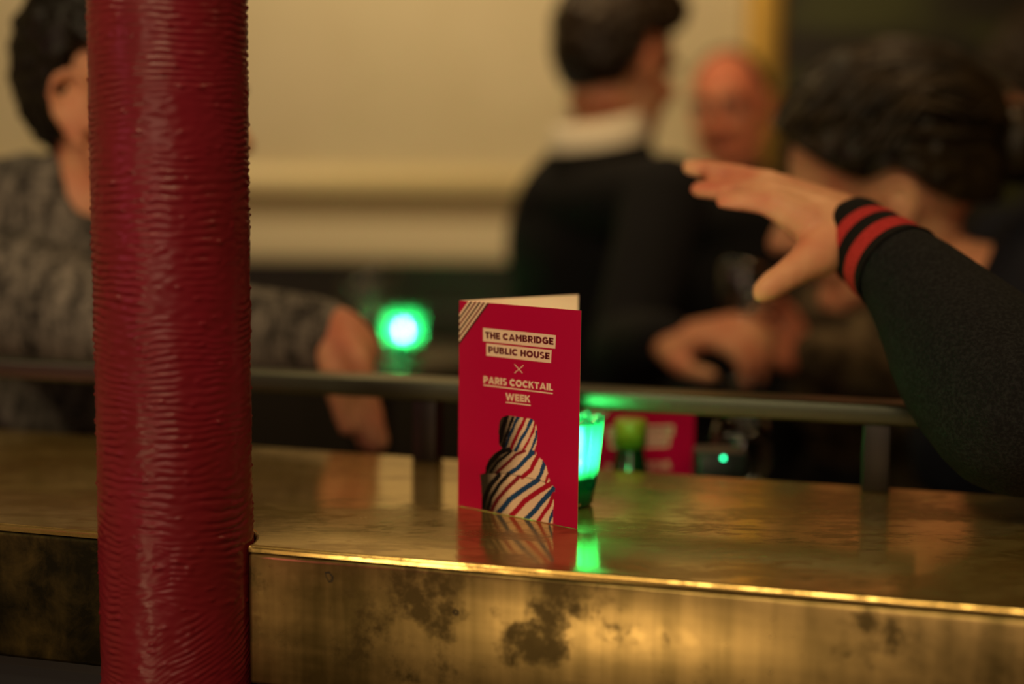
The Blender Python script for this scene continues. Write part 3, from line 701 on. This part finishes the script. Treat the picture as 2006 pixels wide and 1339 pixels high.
def person(label, H, J, skin, hair=None, top=None, vox=.008, s=1., hands=(), face=True, extra_body=None, extra_top=None, group=None, post=None, arms=('l', 'r'), extra_clothes=None, low_neck=False, neck_up=.45, ear=1., brow_w=1.):
    """J: joints neck, chest, pelvis, sho_l, sho_r, elb_*, wri_*"""
    base = Vector((J['pelvis'].x, J['pelvis'].y, 0)); t = thing('person', label, 'person', base, group)
    hip = J['pelvis']; up = (J['chest']-hip); side = (J['sho_r']-J['sho_l']).normalized(); fw = Vector((0, 0, 1)).cross(side)
    hl, hr = hip - side*.09 - Vector((0, 0, .05)), hip + side*.09 - Vector((0, 0, .05))
    kz = hl.z*.54
    def torso(bm, a):
        tube(bm, [(hip-Vector((0, 0, .10)), .15+a, .105+a), (hip, .160+a, .11+a), (hip+up*.4, .14+a, .10+a), (hip+up*.8, .165+a, .115+a), (J['chest'], .175+a, .115+a), (J['chest']+(J['neck']-J['chest'])*.45, .15+a, .095+a), (J['chest']+(J['neck']-J['chest'])*.8, .085+a, .07+a), (J['neck'], .056+a*.8, .056+a*.8)] + ([(J['neck'].lerp(H @ Vector((0, -.025, -.085)), neck_up), .056*s+a*.6, .056*s+a*.6)] if a > 0 and not low_neck else []), 28, up=fw)
        limb(bm, [(J['sho_l'], .055), ((J['sho_l']+J['sho_r'])/2+Vector((0, 0, -.005)), .06), (J['sho_r'], .055)], a)
    def arm(bm, k, a, cut=0.):
        S_, E_, W_ = J['sho_'+k], J['elb_'+k], J['wri_'+k]
        limb(bm, [(S_, .055), (S_.lerp(E_, .4), .048), (E_, .040)], a); limb(bm, [(E_, .040), (E_.lerp(W_, .35), .041), (E_.lerp(W_, 1-cut), .028)], a)
    bm = bmesh.new(); add_head(bm, H, s, ear); torso(bm, -.004)
    chain(bm, [(H @ Vector((0, -.012, -.02)), .056*s), (H @ Vector((0, -.025, -.085)), .052*s), (J['neck'], .055*s)], 3, 18)
    for k in arms: arm(bm, k, -.003)
    for h in (hl, hr):
        kn = Vector((h.x, h.y, 0)) + fw*.03 + Vector((0, 0, kz)); an = Vector((h.x, h.y, .08)) - fw*.0
        limb(bm, [(h, .085), (h.lerp(kn, .5), .070), (kn, .052)]); limb(bm, [(kn, .052), (kn.lerp(an, .35), .053), (an, .036)]); limb(bm, [(an-Vector((0, 0, .04)), .034), (an+fw*.13-Vector((0, 0, .05)), .026)])
    for hd in hands: rest_hand(bm, *hd)
    if extra_body: extra_body(bm)
    body = fuse('body', bm, vox, skin, t, 4, post or face_post(H, s))
    if face: face_bits(H, body, s, bw=brow_w)
    bm = bmesh.new(); torso(bm, .010)
    for k in arms: arm(bm, k, .011, .04)
    if extra_top: extra_top(bm)
    fuse('top_garment', bm, max(vox, .007), top, t, 5)
    bm = bmesh.new(); tube(bm, [(hip-Vector((0, 0, .14)), .15, .11), (hip, .168, .12), (hip+up*.15, .165, .118)], 28, up=fw)
    for h in (hl, hr):
        kn = Vector((h.x, h.y, 0)) + fw*.03 + Vector((0, 0, kz)); an = Vector((h.x, h.y, .09))
        limb(bm, [(h, .10), (h.lerp(kn, .5), .085), (kn, .068), (kn.lerp(an, .5), .066), (an, .058)])
    fuse('trousers', bm, .012, CL_TROU, t, 4)
    for h in (hl, hr):
        bm = bmesh.new(); an = Vector((h.x, h.y, .045)); limb(bm, [(an-fw*.05, .042), (an+fw*.06, .042), (an+fw*.16-Vector((0, 0, .008)), .036)])
        for v in bm.verts: v.co.z = max(0, v.co.z)
        from_bm('shoe', bm, CL_SHOE, t)
    if extra_clothes: extra_clothes(t)
    return t, body
V = Vector
# --- man at the left in a marled grey jumper, his arm along the rail
K = 1.07
e = P(168, 226, 1.30*K)
fwd = V((.95, -.26, .0)); rt = fwd.cross(V((0, 0, 1))).normalized()
H = head_mat(e - rt*.084, fwd, .05)
nk = P(100, 425, 1.37*K); ch = nk + V((-.06, .08, -.14))
J = dict(neck=nk + V((0, .02, .0)), chest=ch, pelvis=V((ch.x-.06, ch.y+.08, .93)),
         sho_r=P(5, 575, 1.335*K), sho_l=ch + V((.05, .16, .03)), elb_r=P(330, 660, 1.285*K), wri_r=P(640, 668, 1.275*K), elb_l=ch + V((.02, .17, -.25)), wri_l=ch + V((.14, .12, -.38)))
def hand1(bm):
    chain(bm, [(P(620, 655, 1.275*K), .030), (P(660, 658, 1.27*K), .029), (P(694, 688, 1.265*K), .026)], 3, 14)
    for k in range(4):
        dx, dd = -14*k, .016*k-.02
        ln = (1., 1.06, 1.0, .85)[k]
        chain(bm, [(P(672+dx*.4, 672, (1.258+dd*.6)*K), .014), (P(705+dx, 702-3*k, (1.25+dd)*K), .0115), (P(722+dx, 705+62*ln, (1.252+dd)*K), .0100), (P(736+dx*1.1, 705+118*ln, (1.258+dd)*K), .0092), (P(748+dx*1.2, 705+165*ln, (1.268+dd)*K), .0080)], 3, 12)
    chain(bm, [(P(650, 690, 1.25*K), .016), (P(660, 745, 1.24*K), .014), (P(672, 800, 1.245*K), .0115), (P(682, 838, 1.25*K), .0095)], 3, 12)
def top1(bm):
    limb(bm, [(P(-40, 470, 1.44*K), .095), (P(60, 470, 1.42*K), .078)]); limb(bm, [(P(5, 590, 1.335*K), .070), (P(170, 630, 1.31*K), .062), (P(330, 660, 1.285*K), .056)])
    limb(bm, [(P(60, 430, 1.44*K), .075), (P(150, 485, 1.40*K), .075), (P(235, 540, 1.40*K), .07)])
    limb(bm, [(P(330, 660, 1.285*K), .056), (P(480, 652, 1.28*K), .047), (P(628, 655, 1.275*K), .037)])
p1, b1 = person('dark haired person in a marled grey jumper leaning an arm along the rail', H, J, SK_H, top=CL_KNIT, vox=.005, s=1.10, extra_body=hand1, extra_top=top1)
hair_cap(H, b1, HA_B, SHORT, lambda d: .013+.012*max(0, d.z), s=1.10, lumps=.006, seed=2.)

# --- man in a black jacket and white collar, seen from behind
e = P(1280, 142, 2.22)
fwd = V((.72, .66, -.05)); rt = fwd.cross(V((0, 0, 1))).normalized()
H = head_mat(e - rt*.082, fwd, .08)
nk = P(1195, 258, 2.30); ch = nk + V((-.02, .02, -.17))
J = dict(neck=nk, chest=ch, pelvis=V((ch.x, ch.y, .95)), sho_r=P(1305, 385, 2.10), sho_l=P(1088, 395, 2.34), elb_r=P(1225, 690, 1.98), wri_r=P(1305, 668, 1.80), elb_l=P(1055, 640, 2.36), wri_l=P(1120, 760, 2.45))
wr = J['wri_r']
p2, b2 = person('short haired person in a black jacket and white collar seen from behind', H, J, SK_A, top=CL_SUIT, vox=.006, s=1.06, neck_up=.62,
    hands=[(wr, P(1460, 645, 1.72)-wr, V((.15, .3, -1)), 1.02, .75, -1)])
hair_cap(H, b2, HA_D, interp([(0, 30), (35, 28), (55, 12), (72, 6), (84, 6), (94, 9), (102, 2), (110, -24), (122, -50), (180, -58)]), lambda d: .012+.020*max(0, d.z)+.030*max(0, d.y)*max(0, d.z+.2), s=1.06, lumps=.005, seed=5.)
bm = bmesh.new(); ax = (H @ V((0, -.026, -.088))); R = []
for z, r, o in ((-.026, .074, .0), (0, .070, .004), (.016, .067, .006), (.018, .069, .006), (.0, .0735, .004), (-.026, .078, .0)):
    R.append([ax + V((r*1.02*math.cos(a), r*1.05*math.sin(a), z + .016*math.sin(a+.9))) for a in [2*math.pi*j/40 for j in range(40)]])
rings(bm, R, False); from_bm('shirt_collar', bm, CL_SHIRT, p2)['label'] = 'white shirt collar'

# --- balding man facing the camera
e = P(1405, 212, 2.88)
fwd = V((-.42, -.88, -.04))
H = head_mat(e + V((.035, .06, -.01)), fwd, .05, .05)
nk = P(1455, 372, 2.98); ch = nk + V((.0, .03, -.17))
J = dict(neck=nk, chest=ch, pelvis=V((ch.x, ch.y+.02, .95)), sho_r=P(1290, 430, 2.92), sho_l=P(1630, 430, 3.02), elb_r=P(1280, 690, 2.9), elb_l=P(1650, 690, 3.0), wri_r=P(1380, 800, 2.75), wri_l=P(1550, 810, 2.8))
p3, b3 = person('balding ruddy faced person in a dark suit facing the camera', H, J, SK_B, top=CL_SUIT, vox=.006, face=True, brow_w=1.8)
hair_cap(H, b3, HA_D, interp([(0, 95), (50, 80), (66, 40), (75, 12), (84, 6), (94, 9), (104, 6), (114, -20), (135, -40), (180, -48)]), lambda d: .006, lumps=.003, seed=9.)

# --- person in a mottled brown top behind the raised hand, face hidden
nk = P(1775, 520, 2.14); H = head_mat(nk + V((-.03, -.02, .155)), V((-.8, -.3, 0)))
ch = nk + V((.0, .04, -.17))
J = dict(neck=nk, chest=ch, pelvis=V((ch.x+.02, ch.y+.04, .95)), sho_r=P(1640, 590, 2.08), sho_l=P(1925, 600, 2.24), elb_r=P(1725, 742, 1.98), elb_l=P(1930, 790, 2.2), wri_r=P(1580, 695, 1.90), wri_l=P(1800, 840, 2.05))
wr = J['wri_r']
p4, b4 = person('person in a mottled brown top holding a glass behind the raised hand', H, J, SK_B, top=CL_BROWN, vox=.007, hands=[(wr, P(1490, 665, 1.88)-wr, V((.1, -.5, .2)), .85, .9, 1)])
hair_cap(H, b4, HA_D, SHORT, lambda d: .010, lumps=.004, seed=12.)
gq = P(1462, 675, 1.86)
wine_glass('large stemmed glass held up behind the raised hand with the striped cuff', (gq.x-.012, gq.y-.045, gq.z-.045), .035, .085, .075, 'stemmed glasses')

# --- dark figure at the upper right edge
e = P(2080, 200, 2.62); H = head_mat(e, V((-.5, .85, 0)), .1)
nk = e + V((.02, .0, -.15)); ch = nk + V((.0, .0, -.17))
J = dict(neck=nk, chest=ch, pelvis=V((ch.x, ch.y, .95)), sho_r=ch + V((.17, .10, .07)), sho_l=ch + V((-.15, -.10, .07)), elb_r=ch + V((.2, .12, -.22)), elb_l=ch + V((-.18, -.12, -.22)), wri_r=ch + V((.1, .28, -.38)), wri_l=ch + V((-.2, .06, -.40)))
p5, b5 = person('dark haired person half out of frame at the upper right edge', H, J, SK_A, top=CL_NAVY, vox=.008, s=1.1)
hair_cap(H, b5, HA_D, interp([(0, 20), (70, -10), (90, -30), (180, -55)]), lambda d: .045, s=1.1, lumps=.012, seed=15.)
# --- person at the right with dark pulled-back hair, raising a hand in a striped cuff
e = P(1745, 405, 1.50)
fwd = V((-.97, .24, -.05)); rt = fwd.cross(V((0, 0, 1))).normalized()
H = head_mat(e + rt*.086, fwd, .16, -.08)
nk = P(1950, 590, 1.56); ch = nk + V((.09, .05, -.15))
J = dict(neck=nk, chest=ch, pelvis=V((ch.x+.10, ch.y+.04, .93)), sho_l=V((.665, 1.40, nk.z-.07)), sho_r=ch + V((-.02, .15, .03)),
         elb_l=P(1990, 806, .985), wri_l=P(1668, 462, 1.115), elb_r=ch + V((.02, .16, -.24)), wri_r=ch + V((-.04, .02, -.40)))
HD = 1.12
def hand5(bm):
    c = lambda pts, k=3, seg=12: chain(bm, [(P(x, y, d), r) for x, y, d, r in pts], k, seg)
    # forearm into the palm
    c([(1700, 482, 1.112, .024), (1650, 452, 1.118, .0235), (1600, 430, 1.122, .022)], 3, 18)
    # metacarpals: index nearest and lowest, little finger farthest and highest
    c([(1650, 460, 1.112, .018), (1580, 432, 1.112, .0165), (1522, 402, 1.112, .0125)])
    c([(1655, 440, 1.125, .018), (1570, 408, 1.128, .0165), (1505, 378, 1.130, .0125)])
    c([(1655, 425, 1.138, .017), (1570, 392, 1.145, .0155), (1500, 358, 1.148, .0120)])
    c([(1655, 418, 1.150, .016), (1580, 390, 1.160, .0145), (1520, 362, 1.166, .0110)])
    # fingers
    c([(1522, 402, 1.112, .0115), (1478, 394, 1.116, .0088), (1445, 393, 1.120, .0082), (1416, 392, 1.124, .0070)])
    c([(1505, 378, 1.130, .0115), (1450, 374, 1.142, .0090), (1408, 373, 1.150, .0083), (1368, 370, 1.156, .0072)])
    c([(1500, 358, 1.148, .0112), (1440, 342, 1.160, .0090), (1392, 334, 1.168, .0084), (1350, 327, 1.174, .0072)])
    c([(1520, 362, 1.166, .0102), (1470, 350, 1.182, .0082), (1432, 345, 1.192, .0076), (1400, 342, 1.200, .0066)])
    # thumb and its ball
    c([(1640, 470, 1.108, .0190), (1602, 498, 1.098, .0185), (1570, 520, 1.090, .0140), (1536, 543, 1.084, .0118), (1508, 562, 1.080, .0108), (1494, 572, 1.078, .0092)], 4, 14)
    c([(1605, 440, 1.114, .0130), (1592, 480, 1.106, .0130)], 2, 12)
def sleeve5(bm):
    E_ = J['elb_l']; S_ = J['sho_l']
    chain(bm, [(P(1770, 532, 1.068), .037), (P(1828, 600, 1.05), .046), (P(1908, 703, 1.02), .059), (E_, .060)], 4, 22)
    chain(bm, [(E_, .061), (E_.lerp(S_, .35)+V((.02, -.02, 0)), .058), (S_, .075)], 4, 22)
    chain(bm, [(S_, .080), (nk + V((.08, .0, -.07)), .075)], 2, 20)
    for x, y, d in ((1790, 590, 1.035), (1835, 655, 1.012), (1880, 690, .995)):      # folds
        chain(bm, [(P(x-40, y+38, d), .012), (P(x, y, d-.012), .014), (P(x+40, y-45, d+.01), .011)], 3, 10)
def cuff5(t):
    bm = bmesh.new(); A, B = P(1662, 452, 1.122), P(1762, 528, 1.072); d = (B-A).normalized(); x, y = frame_of(d)
    n = 15; R = []; mi = []
    for i in range(n+1):
        f = i/n; p = A.lerp(B, f); r = .0295+.0062*f + .0007*math.sin(f*20)
        R.append([p + x*r*1.02*math.cos(a) + y*r*1.0*math.sin(a) for a in [2*math.pi*j/48 for j in range(48)]])
        mi.append(1 if (4 <= i < 7 or 10 <= i < 13) else 0)
    inn = [[p + (q-p)*.9 for q in r] for p, r in ((A, R[0]), (A.lerp(B, .3), R[4]))]
    rings(bm, inn[::-1]+R, False, mi=[0, 0]+mi)
    c = from_bm('striped_cuff', bm, [m_fabric('black_rib_knit', (.003, .003, .003), (.007, .007, .0065), 500), m_fabric('red_rib_knit', (.36, .02, .02), (.50, .04, .04), 500)], t)
    c['label'] = 'black ribbed cuff with two red stripes'
p6, b6 = person('dark haired person at the right raising a hand in a red striped cuff', H, J, SK_H, top=CL_CHAR, vox=.0036, s=1.10, low_neck=True, ear=.80, hands=(), extra_body=hand5, extra_top=sleeve5, arms=('r',), extra_clothes=cuff5)
def whair(bm, S):
    bun = V((0, -.128, .035)); ball(bm, bun, (.036, .034, .040), S, 4)
    rnd = random.Random(3)
    for k in range(150):                             # combed locks from the hairline back to the knot
        az = math.radians(rnd.uniform(-100, 100)); el = math.radians(LW(abs(math.degrees(az)))+rnd.uniform(6, 40)); d0 = V((math.sin(az)*math.cos(el), math.cos(az)*math.cos(el), math.sin(el)))
        pts = []; off = rnd.uniform(.015, .027); tgt = (bun-V((0, -.004, .042))).normalized() + V((rnd.uniform(-.2, .2), 0, rnd.uniform(-.25, .25)))
        for i in range(8):
            f = i/7; d = (d0.lerp(tgt, f) + V((0, 0, .45*math.sin(f*math.pi)*rnd.uniform(.4, 1.)))).normalized()
            r = 1/math.sqrt((d.x/.075)**2+(d.y/.098)**2+(d.z/.088)**2)+off+.006*math.sin(f*math.pi)
            pts.append((S @ (V((0, -.004, .042))+d*r), .0018+.0030*math.sin(f*math.pi)))
        tube(bm, pts, 7, k=2)
LW = interp([(0, 24), (25, 19), (45, 9), (60, -2), (74, -10), (86, -7), (94, -6), (104, -12), (116, -26), (135, -36), (180, -40)])
hair_cap(H, b6, HA_W, LW, lambda d: .019+.014*max(0, d.z)**2+.012*max(0, d.y)*max(0, 1-2*abs(d.z-.25)), s=1.10, lumps=.004, seed=20., extra=whair)
# navy collar and yoke of the garment behind the neck
bm = bmesh.new(); limb(bm, [(P(2050, 500, 1.56), .058), (P(2012, 610, 1.50), .060), (P(2080, 700, 1.45), .075)]); limb(bm, [(P(2050, 500, 1.56), .058), (ch + V((.03, .10, .06)), .085), (ch + V((-.06, .02, -.02)), .10)])
fuse('navy_yoke', bm, .008, CL_NAVY, p6, 5)['label'] = 'dark navy yoke of the garment'
bm = bmesh.new(); R = []
for z, r in ((-.06, .100), (-.01, .082), (.020, .074), (.022, .070), (-.01, .076), (-.06, .092)):
    R.append([nk + V((.028 + r*1.1*math.cos(a), .02 + r*math.sin(a), z + .03*math.cos(a) - .02)) for a in [2*math.pi*j/40 for j in range(40)]])
rings(bm, R, False); from_bm('collar', bm, CL_NAVY, p6)['label'] = 'dark navy collar'
